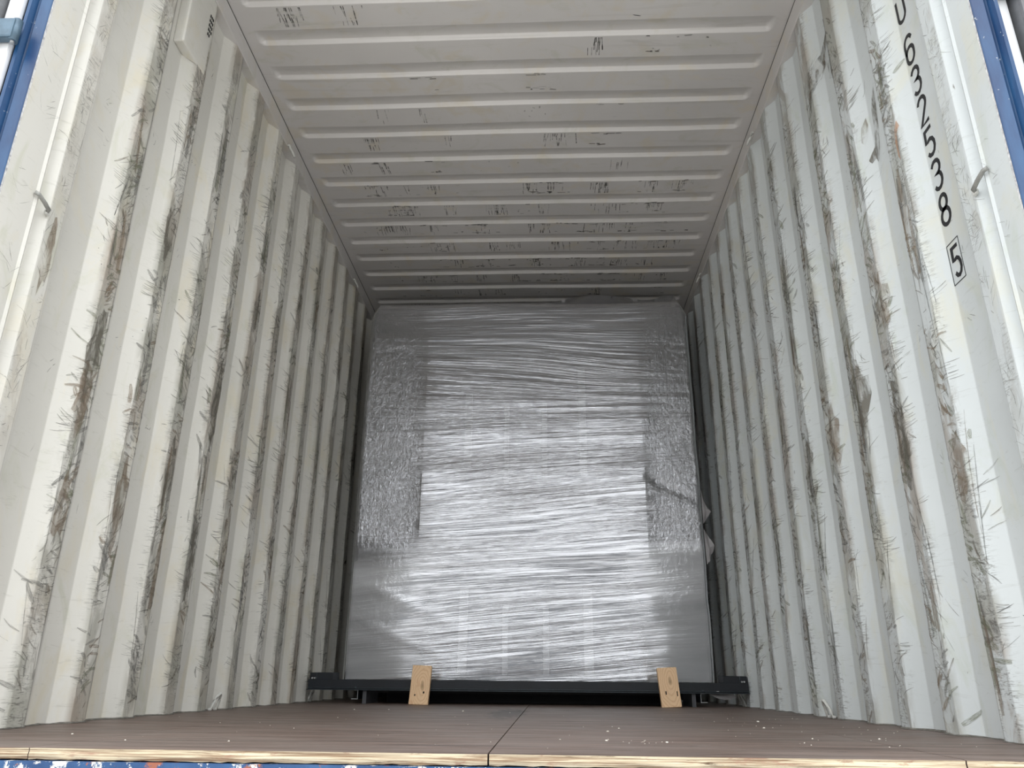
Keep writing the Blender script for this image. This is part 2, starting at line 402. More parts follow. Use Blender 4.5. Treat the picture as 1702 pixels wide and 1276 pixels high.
# big worn patches on the right wall and smear shapes
def patch(parent, side, xat, pts, m, name='rubbed_patch'):
    """fan-filled outline (y,z) folded on to the wall through a fine grid"""
    bm = bmesh.new()
    v = [bm.verts.new((0, a, b)) for a, b in pts]; bm.faces.new(v)
    for c in range(5):
        ys = [p[0] for p in pts]; zs = [p[1] for p in pts]
    lo, hi = min(p[0] for p in pts), max(p[0] for p in pts)
    t = lo
    while t < hi:
        bmesh.ops.bisect_plane(bm, geom=bm.verts[:]+bm.edges[:]+bm.faces[:], plane_co=(0, t, 0), plane_no=(0, 1, 0)); t += .006
    lo, hi = min(zs), max(zs); t = lo
    while t < hi:
        bmesh.ops.bisect_plane(bm, geom=bm.verts[:]+bm.edges[:]+bm.faces[:], plane_co=(0, 0, t), plane_no=(0, 0, 1)); t += .03
    for q in bm.verts: q.co.x = xat(q.co.y, q.co.z) - side*.0018
    me = bpy.data.meshes.new(name); bm.to_mesh(me); bm.free()
    return link(name, me, m, parent)

# stencilled number on the right wall (outer flat beside the post)
def arc(cx, cz, rx, rz, a0, a1, n=8): return [(cx+rx*math.cos(math.radians(a0+(a1-a0)*k/n)), cz+rz*math.sin(math.radians(a0+(a1-a0)*k/n))) for k in range(n+1)]
G = {  # unit box width 0..1, height 0..2
 'U': [[(0, 2), (0, .5)] + arc(.5, .45, .5, .45, 180, 360) + [(1, .5), (1, 2)]],
 '6': [[(1, 1.62)] + arc(.5, 1.5, .5, .5, 20, 180) + arc(.5, .5, .5, .5, 180, 360) + [(1, .72)] + arc(.5, .72, .5, .45, 10, 170)],
 '3': [arc(.5, 1.5, .5, .5, 155, -60) + [(.45, 1.08)] + arc(.5, .55, .5, .55, 60, -155)],
 '2': [arc(.5, 1.5, .5, .5, 165, -20) + [(.9, 1.2), (0, .02), (1, .02)]],
 '5': [[(.95, 1.98), (.1, 1.98), (.04, 1.1)] + arc(.5, .6, .5, .6, 115, -150)],
 '8': [arc(.5, 1.52, .43, .48, -90, 270, 18), arc(.5, .53, .5, .52, 90, 450, 18)],
}
num = empty('painted_number', (XI+DEP, .31, 1.5)); num.parent = wr
num['label'] = 'black stencilled number U 632538 with a boxed check digit 5'
XN = XI+DEP-.0007
def ribbon(pts, wd, y0, z0, sy, sz, name, par):
    n = len(pts); P = [Vector((y0-p[0]*sy, z0+p[1]*sz)) for p in pts]; L_, R_ = [], []
    for i in range(n):
        a = P[max(i-1, 0)]; b = P[min(i+1, n-1)]
        if i == 0 and (P[0]-P[-1]).length < 1e-4: a = P[-2]
        if i == n-1 and (P[0]-P[-1]).length < 1e-4: b = P[1]
        t = (b-a).normalized(); nr = Vector((-t.y, t.x))
        e1 = (P[i]-P[i-1]).normalized() if i else t
        c = max(.45, abs(nr.dot(Vector((-e1.y, e1.x))))); L_.append(P[i]+nr*wd/c); R_.append(P[i]-nr*wd/c)
    return L_, R_
def glyph(ch, y0, z0, wd, ht, th):
    bm = bmesh.new()
    for pts in G[ch]:
        A, B = ribbon(pts, th/2, y0, z0, wd, ht/2, ch, num)
        va = [bm.verts.new((XN, p.x, p.y)) for p in A]; vb = [bm.verts.new((XN, p.x, p.y)) for p in B]
        for i in range(len(A)-1):
            bm.faces.new((va[i], va[i+1], vb[i+1], vb[i]))
    ext = bmesh.ops.extrude_face_region(bm, geom=bm.faces[:])
    for v in ext['geom']:
        if isinstance(v, bmesh.types.BMVert): v.co.x += .0004
    me = bpy.data.meshes.new('painted_character'); bm.to_mesh(me); bm.free()
    o = link('painted_character', me, INK, num); o.location = -Vector((XI+DEP, .31, 1.5)); o['label'] = 'character %s' % ch
for ch, zt, zb in (('U', 2.041, 1.955), ('6', 1.892, 1.800), ('3', 1.776, 1.690), ('2', 1.670, 1.584), ('5', 1.562, 1.478), ('3', 1.455, 1.369), ('8', 1.346, 1.258), ('5', 1.186, 1.104)):
    small = (zt == 1.186)
    glyph(ch, .334 if not small else .327, zb, .042 if not small else .034, zt-zb, .0115 if not small else .0105)
mb = MB()
y0, y1, z0, z1 = .284, .342, 1.088, 1.203
for c, d in (((XN, (y0+y1)/2, z0), (.0004, y1-y0, .0022)), ((XN, (y0+y1)/2, z1), (.0004, y1-y0, .0022)), ((XN, y0, (z0+z1)/2), (.0004, .0022, z1-z0)), ((XN, y1, (z0+z1)/2), (.0004, .0022, z1-z0))):
    mb.box(c, d)
bx = mb.build('painted_frame', INK, num); bx.location = -Vector((XI+DEP, .31, 1.5))

# floor ------------------------------------------------------------
def floor():
    xs = np.linspace(-1.20, 1.20, 121); front = -.004 + (fbm(xs*9+50, xs*0+1, 5, 5)-.47)*.012
    vs, fs = [], []
    ys = [0, .05, .3, 1, 2, 4, YEND]
    # boards butt at the seams x=.032 and x=.85 : 3 mm grooves
    fl = empty('floor'); prop(fl, kind='structure')
    for a, b in ((-1.205, -.80), (-.7985, .0305), (.0335, .849), (.8515, 1.205)):
        xx = np.linspace(a, b, max(4, int((b-a)/.015))); fr = -.004 + (fbm(xx*9+50, xx*0+1, 5, 5)-.47)*.014
        n = len(xx); V = []; Fc = []; mi = []
        for x, f in zip(xx, fr):
            V += [(x, YEND, 0), (x, f+.012, 0), (x, f, -.0012), (x, f+.001, -.006), (x, f-.0006, -.012), (x, f+.001, -.0185 - .002*random.random()), (x, YEND, -.0185)]
        for i in range(n-1):
            for k in range(6):
                q = i*7+k; Fc.append((q, q+1, q+8, q+7)); mi.append(1 if 1 < k < 5 else 0)
        Fc += [tuple(range(6, -1, -1)), tuple((n-1)*7+k for k in range(7))]; mi += [0, 0]
        mesh('plywood_board', V, Fc, [PLY, PLYEDGE], fl, mi=mi)
    return fl
fl = floor()
# dark bed under the seams
mb = MB(); mb.box((0, 3.02, -.030), (2.4, 5.96, .015)); prop(mb.build('trim_1', DARK), kind='structure')
# sill: blue steel angle under the plywood edge
xs = np.linspace(-1.3, 1.3, 261); ze = -.0205+(fbm(xs*22+9, xs*0, 77, 4)-.47)*.006
mb = MB(); mb.prism([(-.012, -.0215), (.03, -.0215), (.03, -.16), (-.012, -.16)], -1.32, 1.32, 'x')
prop(mb.build('trim_2', BLUESILL), kind='structure')
# thin irregular sealant line along walls
def sealant(side):
    pr = profile(side); Y = np.linspace(.3, 5.8, 500); pts = []
    xa = xl if side < 0 else xr
    vs, fs = [], []
    for k, y in enumerate(Y):
        w_ = .002+.006*float(fbm(np.array(y*14.), np.array(1.), 9))
        x = xa(y, .003); vs += [(x-side*.001, y, .001+.006*float(fbm(np.array(y*23.), np.array(4.), 19))), (x-side*w_, y, .0008)]
        if k: q = 2*k; fs.append((q-2, q-1, q+1, q))
    mesh('floor_sealant', vs, fs, plain('dirty_sealant_%d' % (side > 0), (.16, .15, .13), .8, 0, .5, 40), wl if side < 0 else wr)
sealant(-1); sealant(1)

# roof ------------------------------------------------------------
def roof():
    W = 1.1635
    xe = np.concatenate([np.linspace(0, .02, 2), np.linspace(.045, .095, 14), [.13, .2, .35, .6, .9]])
    xs = np.concatenate([-W+xe, [0], (W-xe)[::-1]])
    ys = [0, .2]
    # slope band (faces the door) centre .8954 + k*.209
    k0 = -3
    for k in range(k0, 25):
        b = .8954+k*.209
        ys += [b-.105, b-.0925, b-.0905, b-.0895, b-.0815, b-.0805, b-.078, b-.04, b-.009, b-.006, b-.005, b+.005, b+.006, b+.009, b+.012, b+.05]
    ys = np.array(sorted(set([y for y in ys if 0 <= y <= YEND] + [YEND])))
    X, Y = np.meshgrid(xs, ys, indexing='ij')
    ph = (Y-.8954) % .209       # 0 at the slope centre; pocket lies before it: ph in (.119,.209)
    def ss(a, b, v): t = np.clip((v-a)/(b-a), 0, 1); return t*t*(3-2*t)
    ph2 = np.where(ph > .16, ph-.209, ph)   # pocket from -.088 to 0
    py = np.interp(ph2, [-.0905, -.0895, -.0815, -.0805, -.006, -.005, .005, .006], [0, .06, .94, 1, 1, .94, .06, 0])
    e = W-np.abs(X)
    # rounded pocket ends
    ctr = .030*np.clip(np.abs(ph2+.042)/.045, 0, 1)**3
    px = ss(.050, .068, e-ctr*.8)
    h = .018*py*px*(Y > .3)
    sag = (fbm(X*1.3+7, Y*1.5, 3)-.47)*.012*np.clip(e/.3, 0, 1)
    P = np.stack([X, Y, H+h+sag], -1)
    o = grid('ceiling', P, PAINT_C, None, True)
    prop(o, kind='structure'); return o
ce = roof()
def roof_marks():
    R = random.Random(12); vs, fs, mi = [], [], []
    def q4(x, y, w_, l_, m, z, ang=0):
        c, s = math.cos(ang), math.sin(ang); b = len(vs); n = 4
        for k in range(n+1):
            t = k/n; ww = w_*(.4+.6*R.random())
            for sg in (-1, 1):
                dx, dy = sg*ww/2, (t-.5)*l_
                vs.append((x+dx*c-dy*s, y+dx*s+dy*c, z))
        for k in range(n): a = b+2*k; fs.append((a, a+1, a+3, a+2)); mi.append(m)
    # panel scrapes on the lower flats (lower flat: slope centre +.01 .. +.115)
    for k in range(-2, 15):
        b = .8954+k*.209
        wgt = 4 if k < 4 else (7 if k < 6 else (24 if k < 12 else 14))
        for c in range(wgt):
            x = R.uniform(-.95, .95); kind = R.random()
            z = lambda x_, y_: H-.0012+(float(fbm(np.array(x_*1.3+7), np.array(y_*1.5), 3))-.47)*.012*min(1, (1.1635-abs(x_))/.3)
            if kind < .45:
                for s in range(R.randint(3, 12)):
                    xx = x+R.gauss(0, .022); l_ = R.uniform(.015, .085); yy = b+.013+l_/2 if R.random() < .7 else b+.115-l_/2
                    q4(xx, yy, R.uniform(.002, .006), l_, R.choice([0, 1, 1, 3]), z(xx, yy), R.gauss(0, .06))
            elif kind < .8:
                for s in range(R.randint(2, 7)):
                    xx = x+R.gauss(0, .04); yy = b+R.choice([.012, .016, .105, .1])+R.gauss(0, .004)
                    q4(xx, yy, R.uniform(.012, .06), R.uniform(.003, .009), R.choice([0, 1, 2]), z(xx, yy), R.gauss(0, .08))
            else:
                for s in range(R.randint(2, 6)):
                    xx = x+R.gauss(0, .03); yy = b+R.uniform(.02, .1)
                    q4(xx, yy, R.uniform(.004, .014), R.uniform(.005, .016), R.choice([1, 2, 3]), z(xx, yy), R.uniform(0, 3))
    o = mesh('scuff_marks', vs, fs, ROOFM, ce, mi=mi); prop(o, 'short dark scrapes on the roof ribs', kind='stuff')
roof_marks()

# top side rails, header, end wall
for s in (-1, 1):
    mb = MB(); xi = 1.160
    mb.prism([(s*xi, ZR+.004), (s*(xi+.002), ZR), (s*1.225, ZR), (s*1.225, H+.03), (s*xi, H+.03)] if s > 0 else [(s*xi, ZR+.004), (s*(xi+.002), ZR), (s*1.225, ZR), (s*1.225, H+.03), (s*xi, H+.03)], -.0, YEND, 'y')
    prop(mb.build('trim_%d' % (3 if s < 0 else 4), PAINT_C), kind='structure')
    mb = MB(); mb.prism([(s*1.158, H-.0015), (s*1.1605, H-.0055), (s*1.162, H+.001)], .0, YEND, 'y')
    o = mb.build('roof_seam', plain('dark_seam_%d' % (s > 0), (.10, .095, .09), .8), ce)
mb = MB(); mb.box((0, -.01, 2.68), (2.44, .10, .16), bev=.008); prop(mb.build('trim_5', BLUE), kind='structure')
mb = MB()
pr = [(-1.2, YEND), ]
x = -1.2; pts = []
while x < 1.2:
    pts += [(x, YEND), (x+.07, YEND), (x+.12, YEND+.04), (x+.19, YEND+.04)]; x += .24
P = np.zeros((len(pts), 2, 3)); P[:, :, 0] = np.array([p[0] for p in pts])[:, None]; P[:, :, 1] = np.array([p[1] for p in pts])[:, None]; P[:, 1, 2] = H+.02
prop(grid('wall_back', P, PAINT_T, None, False), kind='structure')

# corner posts: blue rear faces
for s in (-1, 1):
    yb = .012 if s < 0 else -.030
    mb = MB()
    # cross-section (x,y), extruded in z : inner edge, rear face, ledge, hinge recess
    prof = [(1.1655, yb), (1.1655, yb-.003), (1.168, yb-.005), (1.196, yb-.005), (1.199, yb+.004), (1.204, yb+.006), (1.208, yb+.002),
            (1.214, yb-.014), (1.221, yb-.016), (1.228, yb-.006), (1.228, yb+.16), (1.212, yb+.16), (1.212, yb+.045), (1.19, yb+.03), (1.1655, yb+.003)]
    mb.prism([(s*a, b) for a, b in prof], -.02, 2.70, 'z')
    prop(mb.build('trim_%d' % (6 if s < 0 else 7), BLUE), kind='structure')
    # worn bright lip along the inner edge of the post
    n = 160; vs, fs = [], []
    rr = random.Random(4+s)
    for k in range(n+1):
        z = .0+2.6*k/n; w_ = .0008+.0018*float(fbm(np.array(k*.35), np.array(3.+s), 8)) * (1 if rr.random() > .12 else .1)
        vs += [(s*1.1645, yb+.001+w_*1.2, z), (s*1.1640, yb-.0035-w_*.3, z)]
        if k: q = 2*k; fs.append((q-2, q-1, q+1, q))
    mesh('worn_lip', vs, fs, plain('bare_lip_%d' % (s > 0), (.72, .72, .75), .4, 0, .4, 120), wl if s < 0 else wr)

# doors swung open along the outside, on hinges
for s in (-1, 1):
    zz = 1.662 if s < 0 else 1.715
    d = empty('door_%d' % (1 if s < 0 else 2), (s*1.29, -.03, 0)); prop(d, kind='structure')
    def loc(o): o.location = -Vector((s*1.29, -.03, 0)); return o
    mb = MB(); mb.box((s*1.297, .52, 1.29), (.040, 1.14, 2.56), bev=.005); loc(mb.build('door_panel', plain('door_grey_%d' % (s > 0), (.20, .205, .215), .5), d))
    mb = MB(); mb.box((s*1.2485, -.004, 1.29), (.036, .020, 2.5), bev=.005)
    loc(mb.build('door_gasket', plain('white_door_gasket_%d' % (s > 0), (.88, .89, .90), .5, 0, .03), d))  # white strip added to stand in for bright sky through the door gap
    mb = MB(); mb.box((s*1.287, -.044, 1.29), (.030, .012, 2.5), bev=.003)
    loc(mb.build('door_edge', plain('door_edge_%d' % (s > 0), (.15, .15, .16), .5), d))
    mb = MB(); mb.tube([(s*1.306, -.062, .1), (s*1.306, -.062, 2.5)], .007, 14); loc(mb.build('locking_rod', GREYSTEEL, d))
    for z in ((.35, zz, 2.35) if s < 0 else (.35, zz, 2.35)):
        mb = MB(); mb.box((s*1.238, -.030, z), (.058, .024, .062 if s < 0 else .075), bev=.006)
        mb.tube([(s*1.2130, -.026, z-.034), (s*1.2130, -.026, z+.034)], .012, 18)
        h = loc(mb.build('hinge', HINGE, d))
        mb = MB(); mb.tube([(s*1.2130, -.026, z-.040), (s*1.2130, -.026, z+.040)], .0055, 12); h2 = mb.build('hinge_pin', GREYSTEEL, h)

# ground far below
mb = MB(); mb.box((0, 0, -1.36), (120, 120, .1)); prop(mb.build('ground', GROUND), kind='structure')

# tie bars across the post grooves
for s, yA, yB, z in ((-1, .118, .176, 1.262), (1, .045, .108, 1.225)):
    t = empty('lashing_bar', (s*1.163, (yA+yB)/2, z))
    prop(t, 'short worn steel tie rod across the groove of the %s door post' % ('left' if s < 0 else 'right'), 'tie bar')
    x = s*1.160
    mb = MB(); pts = [(x-s*.001, yA-.004, z+.010), (x-s*.007, yA+.004, z+.008), (x-s*.008, (yA+yB)/2, z), (x-s*.006, yB-.006, z-.007), (x+s*.004, yB, z-.010)]
    o = mb.tube([Vector(p)-t.location for p in pts], .0055, 12).build('rod', RODGREY, t)
    mb = MB(); mb.box(Vector((x+s*.002, yB+.001, z-.010))-t.location, (.010, .016, .016), bev=.005, seg=3); mb.build('weld', WHITEROD, t)

# lashing rings
def ring(loc, s, top, label):
    t = empty('lashing_ring', loc)
    prop(t, label, 'lashing ring', 'lashing rings welded along the container walls')
    n = 12; h_ = .034 if not top else .026; w_ = .032
    pts = []
    for k in range(n+1):
        a = PI*k/n
        pts.append((-s*(.004+.020*math.sin(a)), -w_*math.cos(a)*.8, (1 if not top else -1)*(h_*1.7*math.sin(a)**.8)))
    mb = MB(); mb.tube(pts, .0058, 10).build('bent_rod', WHITEROD, t)
    for q in (pts[0], pts[-1]):
        mb = MB(); mb.box((q[0]+s*.002, q[1], q[2]+(.003 if not top else -.003)), (.014, .018, .010), bev=.004)
        mb.build('weld', WHITEROD, t)
ring((-1.172, 1.715, .003), -1, False, 'white bent rod ring welded at the floor edge of the left wall, nearer the door')
ring((-1.172, 3.00, .003), -1, False, 'rod ring at the foot of the left wall beside the end of the dark beam')
ring((1.172, 1.64, .003), 1, False, 'white bent rod ring welded at the floor edge of the right wall, nearer the door')
ring((1.172, 2.99, .003), 1, False, 'rod ring at the foot of the right wall behind the end of the dark beam')
ring((-1.151, 1.70, ZR-.003), -1, True, 'small rod ring under the roof rail of the left wall, nearer the door')
ring((-1.151, 3.10, ZR-.003), -1, True, 'small rod ring under the roof rail of the left wall above the wrapped machine corner')
ring((1.151, 1.68, ZR-.003), 1, True, 'small rod ring under the roof rail of the right wall, nearer the door')
ring((1.151, 3.09, ZR-.003), 1, True, 'small rod ring under the roof rail of the right wall above the wrapped machine corner')

# ventilator cover on the left wall
t = empty('ventilator_cover', (-1.164, .70, 2.45))
prop(t, 'white ventilator housing with a grid of small holes high on the left wall', 'ventilator')
mb = MB(); mb.box((-.019, .012, .0), (.042, .185, .36), bev=.012, seg=3); mb.build('housing', PAINT_L, t)
mb = MB()
for r in range(5):
    for c in range(3):
        if r == 4 and c == 2: continue
        mb.box((.0034, .068+.011*c-.002*r*0, .085-.022*r), (.0012, .0062, .0125), bev=.0)
mb.build('air_holes', BLACKHOLE, t)

# ------------------------------------------------------------------ steel base frame
fr = empty('steel_base_frame', (0, 2.82, 0))
prop(fr, 'dark navy steel base frame lying across the container under the wrapped machine', 'frame')
O = Vector((0, 2.82, 0))
def bo(mb, name, m, par=fr, off=O):
    o = mb.build(name, m, par); o.location = -off if par is fr else (0, 0, 0); return o
XL, XR = -1.128, 1.158
mb = MB()   # front channel: web with lips top and bottom
mb.prism([(2.82, .1165), (2.82, .0705), (2.816, .0690), (2.816, .0665), (2.90, .0665), (2.90, .0715), (2.826, .0740), (2.826, .1120), (2.90, .1120), (2.90, .1170), (2.823, .1170)], XL, XR, 'x')
cb = bo(mb, 'cross_beam', NAVY)
mb = MB(); mb.prism([(2.8145, .0745), (2.8145, .0765), (2.8205, .0780), (2.8205, .0735)], XL, XR, 'x'); mb.build('beam_lip', NAVYEDGE, cb)
mb = MB(); mb.prism([(2.8145, .0660), (2.8145, .0685), (2.8200, .0690), (2.8200, .0655)], XL-.006, XR+.004, 'x')
mb.build('beam_lip', NAVYEDGE, cb)
for xa_, xb_ in ((XL+.004, -1.002), (1.035, XR-.004)):
    mb = MB(); mb.prism([(2.83, .1165), (2.83, .1480), (2.835, .1500), (2.96, .1520), (2.96, .1170)], xa_, xb_, 'x'); bo(mb, 'upper_beam', NAVY)
for xj, s in ((XL+.040, -1), (XR-.040, 1)):
    mb = MB(); mb.box((xj, 2.828, .1335), (.003, .006, .032)); bo(mb, 'joint_plate', NAVYEDGE)
    for dx in (-.012, -.004):
        mb = MB(); mb.tube([(xj+dx*1.6*s*-1, 2.812, .123), (xj+dx*1.6*s*-1, 2.83, .123)], .0042, 8); bo(mb, 'bolt', BARESTEEL)
for xc, s in ((-.863, 1), (.913, -1)):   # C channel ends under the beam
    mb = MB()
    mb.prism([(xc, .0655), (xc, .0215), (xc-s*.034, .0215), (xc-s*.034, .0245), (xc-s*.004, .0245), (xc-s*.004, .0625), (xc-s*.022, .0625), (xc-s*.022, .0655)], 2.835, 5.2, 'y')
    c = bo(mb, 'side_channel', NAVY)
    mb = MB(); w1 = .0016
    mb.box((xc-s*.001, 2.834, .043), (.002, .002, .044)); mb.box((xc-s*.016, 2.834, .0228), (.034, .002, .0026)); mb.box((xc-s*.010, 2.834, .0642), (.020, .002, .0018))
    mb.build('cut_edge', BARESTEEL, c)
    mb = MB(); mb.tube([(xc-s*.010, 2.812, .078), (xc-s*.010, 2.835, .078)], .0055, 8); bo(mb, 'bolt', NAVYEDGE)
    mb = MB(); mb.box((xc+s*.034, 2.99, .032), (.020, .30, .064)); bo(mb, 'foot', GREYSTEEL if False else plain('foot_grey_%d' % (s > 0), (.07, .072, .08), .5))
mb = MB(); mb.box((.02, 3.05, .060), (1.60, .31, .012)); mb.box((.02, 3.20, .03), (1.60, .012, .06)); bo(mb, 'under_panel', DARK)
mb = MB(); mb.box((.01, 2.93, .068), (1.50, .02, .018)); bo(mb, 'inner_cross_bar', NAVY)
# pale sticker on the beam
mb = MB(); mb.box((.998, 2.8145, .0768), (.013, .001, .0028)); bo(mb, 'metal_tag', BARESTEEL)

# ------------------------------------------------------------------ wrapped machine
mc = empty('wrapped_machine', (0.016, 2.99, .1175))
prop(mc, 'tall grey machine cabinet wrapped in clear stretch film standing on the dark steel frame', 'machine')
MO = mc.location.copy()
def bm_(mb, name, m): o = mb.build(name, m, mc); o.location = -MO; return o
X0, X1, Z0, Z1 = -.997, 1.030, .1195, 2.402
BODY = plain('grey_machine_panel', (.075, .075, .082), .5, 0, .2, 3)
STRIP = plain('white_foam_strip', (.90, .91, .93), .7, 0, .05); STRIP2 = plain('grey_foam_strip', (.34, .35, .36), .7, 0, .1)
mb = MB(); mb.box(((X0+X1)/2, 4.18, (Z0+Z1)/2), (X1-X0-.05, 2.30, Z1-Z0-.05), bev=.03); bm_(mb, 'cabinet', BODY)
for xc, w_, za, zb in ((-.340, .050, .15, .60), (-.105, .032, .15, .52), (.122, .034, .15, .50), (.356, .052, .15, .60), (-.345, .045, 1.30, 1.78), (-.110, .030, 1.22, 1.70), (.120, .032, 1.25, 1.72), (.350, .045, 1.25, 1.95)):
    mb = MB(); mb.box((xc, 3.020, (za+zb)/2), (w_, .014, zb-za), bev=.003); bm_(mb, 'foam_strip', STRIP if za < 1 else STRIP2)
for xc, za, zb in ((-.90, .86, 2.2), (.93, .86, 2.15)):
    mb = MB(); mb.box((xc, 3.022, (za+zb)/2), (.11, .014, zb-za), bev=.004); bm_(mb, 'edge_protector', plain('edge_board_%d' % (xc > 0), (.13, .125, .12), .7))
mb = MB(); mb.box((.016, 3.026, .48), (1.96, .014, .70), bev=.003); bm_(mb, 'front_plate', plain('mid_grey_plate', (.36, .37, .385), .5))
mb = MB(); mb.box((.864, 3.012, .37), (.030, .006, .08), bev=.002); bm_(mb, 'label_plate', STRIP)

# film material
def film(name):
    M = NM(name)
    uvA = M.co('UV', (1.0, 52, 1)); uvB = M.co('UV', (2.2, 150, 1), loc=(3, 1, 0)); uvC = M.co('UV', (.7, 17, 1), loc=(1, 5, 0))
    a = M.noise(uvA, 1.0, 4, .55, .25); b = M.noise(uvB, 1.0, 3, .5, .2); c_ = M.noise(uvC, 1.0, 3, .5, .3)
    cr1 = M.noise(M.co('Object'), 30, 5, .65, 1.4); cr2 = M.noise(M.co('Object', (1, 1, .35), rot=(0, .3, 0)), 40, 4, .6, .8)
    crz = M.attr('crumple')
    ridge = M.math('SUBTRACT', 1.0, M.math('MULTIPLY', M.math('ABSOLUTE', M.math('SUBTRACT', a, .5)), 6.0))
    ridge = M.math('MAXIMUM', ridge, 0.0)
    hgt = M.math('ADD', M.math('MULTIPLY', M.math('ABSOLUTE', M.math('SUBTRACT', a, .5)), 1.7), M.math('MULTIPLY', b, .28))
    hgt = M.math('ADD', hgt, M.math('MULTIPLY', M.math('ABSOLUTE', M.math('SUBTRACT', c_, .48)), 2.2))
    wr_ = M.attr('wrinkle')
    calm = M.ramp(M.noise(M.co('UV', (.9, 6.5, 1), loc=(4, 2, 0)), 1.0, 3, .5, .4), (.40, .30), (.60, 1.0))
    hgt = M.math('MULTIPLY', hgt, M.math('MULTIPLY', wr_, calm))
    cc = M.math('MULTIPLY', M.math('ADD', cr1, M.math('MULTIPLY', cr2, .7)), crz)
    hgt = M.math('ADD', hgt, M.math('MULTIPLY', cc, .8))
    nrm = M.bump(hgt, 1.0, .0058)
    gl = M.n('ShaderNodeBsdfGlossy'); gl.inputs['Roughness'].default_value = .045; gl.inputs['Color'].default_value = (.95, .96, 1, 1); M.L(nrm, gl.inputs['Normal'])
    df = M.n('ShaderNodeBsdfDiffuse'); df.inputs['Color'].default_value = (.23, .23, .24, 1); M.L(nrm, df.inputs['Normal'])
    tr = M.n('ShaderNodeBsdfTransparent'); tr.inputs['Color'].default_value = (.9, .9, .91, 1)
    op = M.math('ADD', .30, M.math('MULTIPLY', M.ramp(M.noise(M.co('UV', (.8, 9, 1)), 1.0, 5, .6, .3), (.35, 0), (.65, 1)), .22))
    op = M.math('ADD', op, M.math('MULTIPLY', M.ramp(cr1, (.55, 0), (.66, 1)), M.math('MULTIPLY', crz, .35)))
    op = M.math('MULTIPLY', op, M.attr('haze'))
    mk = M.attr('milk'); op = M.math('ADD', op, M.math('MULTIPLY', mk, .40))
    M.L(M.mix(mk, (.23, .23, .24), (.60, .61, .63)), df.inputs['Color'])
    m1 = M.n('ShaderNodeMixShader'); M.L(op, m1.inputs[0]); M.L(tr.outputs[0], m1.inputs[1]); M.L(df.outputs[0], m1.inputs[2])
    lw = M.n('ShaderNodeFresnel'); lw.inputs['IOR'].default_value = 1.5; M.L(nrm, lw.inputs['Normal'])
    f = M.math('ADD', .28, M.math('MULTIPLY', lw.outputs[0], .8))
    f = M.math('MINIMUM', f, .8)
    m2 = M.n('ShaderNodeMixShader'); M.L(f, m2.inputs[0]); M.L(m1.outputs[0], m2.inputs[1]); M.L(gl.outputs[0], m2.inputs[2])
    M.L(m2.outputs[0], M.out.inputs['Surface']); return M.m
FILM = film('clear_stretch_film')
def film_front():
    nx, nz = 190, 330
    u = np.linspace(0, 1, nx); v = np.linspace(0, 1, nz)
    U, V = np.meshgrid(u, v, indexing='ij')
    Z = Z0-.001 + V*(Z1-Z0)
    tch = np.clip((Z-2.295)/(.10), 0, 1)
    xl_ = X0 + .05*tch**1.5 + .004*(vnoise(Z*6, Z*0, 4)-.5)
    xr_ = X1 - .055*tch**1.5 + .006*(vnoise(Z*9, Z*0, 5)-.5)
    X = xl_ + (xr_-xl_)*U
    # top edge ripples
    Z = Z + np.clip((V-.93)/.07, 0, 1)*(.016*(vnoise(X*3.2+4, X*0, 6)-.4))
    slope = np.interp(Z, [0, .2, .5, .8, 1.2, 1.6, 1.9, 2.1, 2.4], [.0, .07, .10, .06, .08, .02, -.09, -.03, .03])
    vv = Z - slope*X + .03*(vnoise(X*1.7+2, Z*3, 8)-.5)
    uv = np.stack([X + .15*vnoise(Z*5, X, 14), vv], -1)
    wr_ = np.interp(Z, [.1, .3, .6, .85, 1.0, 1.9, 2.1, 2.4], [.35, .5, .42, .5, .75, 1.0, .9, .55])
    side = np.clip((np.abs(X-.05+.0*Z)-.66)/.08, 0, 1)
    wr_ = wr_*(1-.55*side)
    cru = side*np.interp(Z, [.1, .8, .95, 2.1, 2.25, 2.4], [.05, .15, 1., 1., .5, .5])*(.5+.8*vnoise(X*6, Z*5, 21))
    # crumple lobe on the right between z .8 and 1.25
    d = (fbm(uv[..., 0]*1.2, vv*22, 40, 3)-.45)*.011*wr_ + (vnoise(X*2, Z*2, 44)-.5)*.012
    # torn fold running down to the right edge
    t = (X-.75)/.3; zf = 1.23-.5*(X-.75)
    band = np.exp(-((Z-zf)/.03)**2)*np.clip((X-.70)/.1, 0, 1)
    d = d - .007*band
    # fold at lower left
    zf2 = .62-.42*(X+.9); band2 = np.exp(-((Z-zf2)/.04)**2)*np.clip((-.25-X)/.2, 0, 1); d = d + .0015*band2
    zf3 = .42-.40*(X+.9); d = d + .001*np.exp(-((Z-zf3)/.03)**2)*np.clip((-.35-X)/.2, 0, 1)
    edge = np.minimum(np.minimum(U, 1-U)*1.0*2.0, 1-V)  # rounded borders
    rnd = .03*(1-np.clip(edge/.02, 0, 1))**2
    Y = 2.996 - np.clip(d, -.012, .02)*(edge > 0) + rnd
    Y = np.minimum(Y, 3.03)
    global MILK
    MILK = np.clip((.86+.06*X-Z)/.10, 0, 1)*(.04+.96*np.clip((np.abs(X-.05)-.42)/.25, 0, 1)) + .18*side*np.clip((Z-.8)/.1, 0, 1)*np.clip((1.9-Z)/.3, 0, 1)
    MILK = MILK*(.8+.4*vnoise(X*2.5, vv*14, 61))
    return X, Y, Z, uv, wr_, cru
X, Y, Z, uv, wr_, cru = film_front()
P = np.stack([X, Y, Z], -1)-np.array(MO)
ff = grid('stretch_film', P, FILM, mc, True, uv=uv, attr={'wrinkle': wr_, 'crumple': cru, 'milk': MILK, 'haze': np.interp(Z, [.1, .50, .62, 1.1, 2.4], [.5, .6, 1, 1.1, 1])}, flip=True)
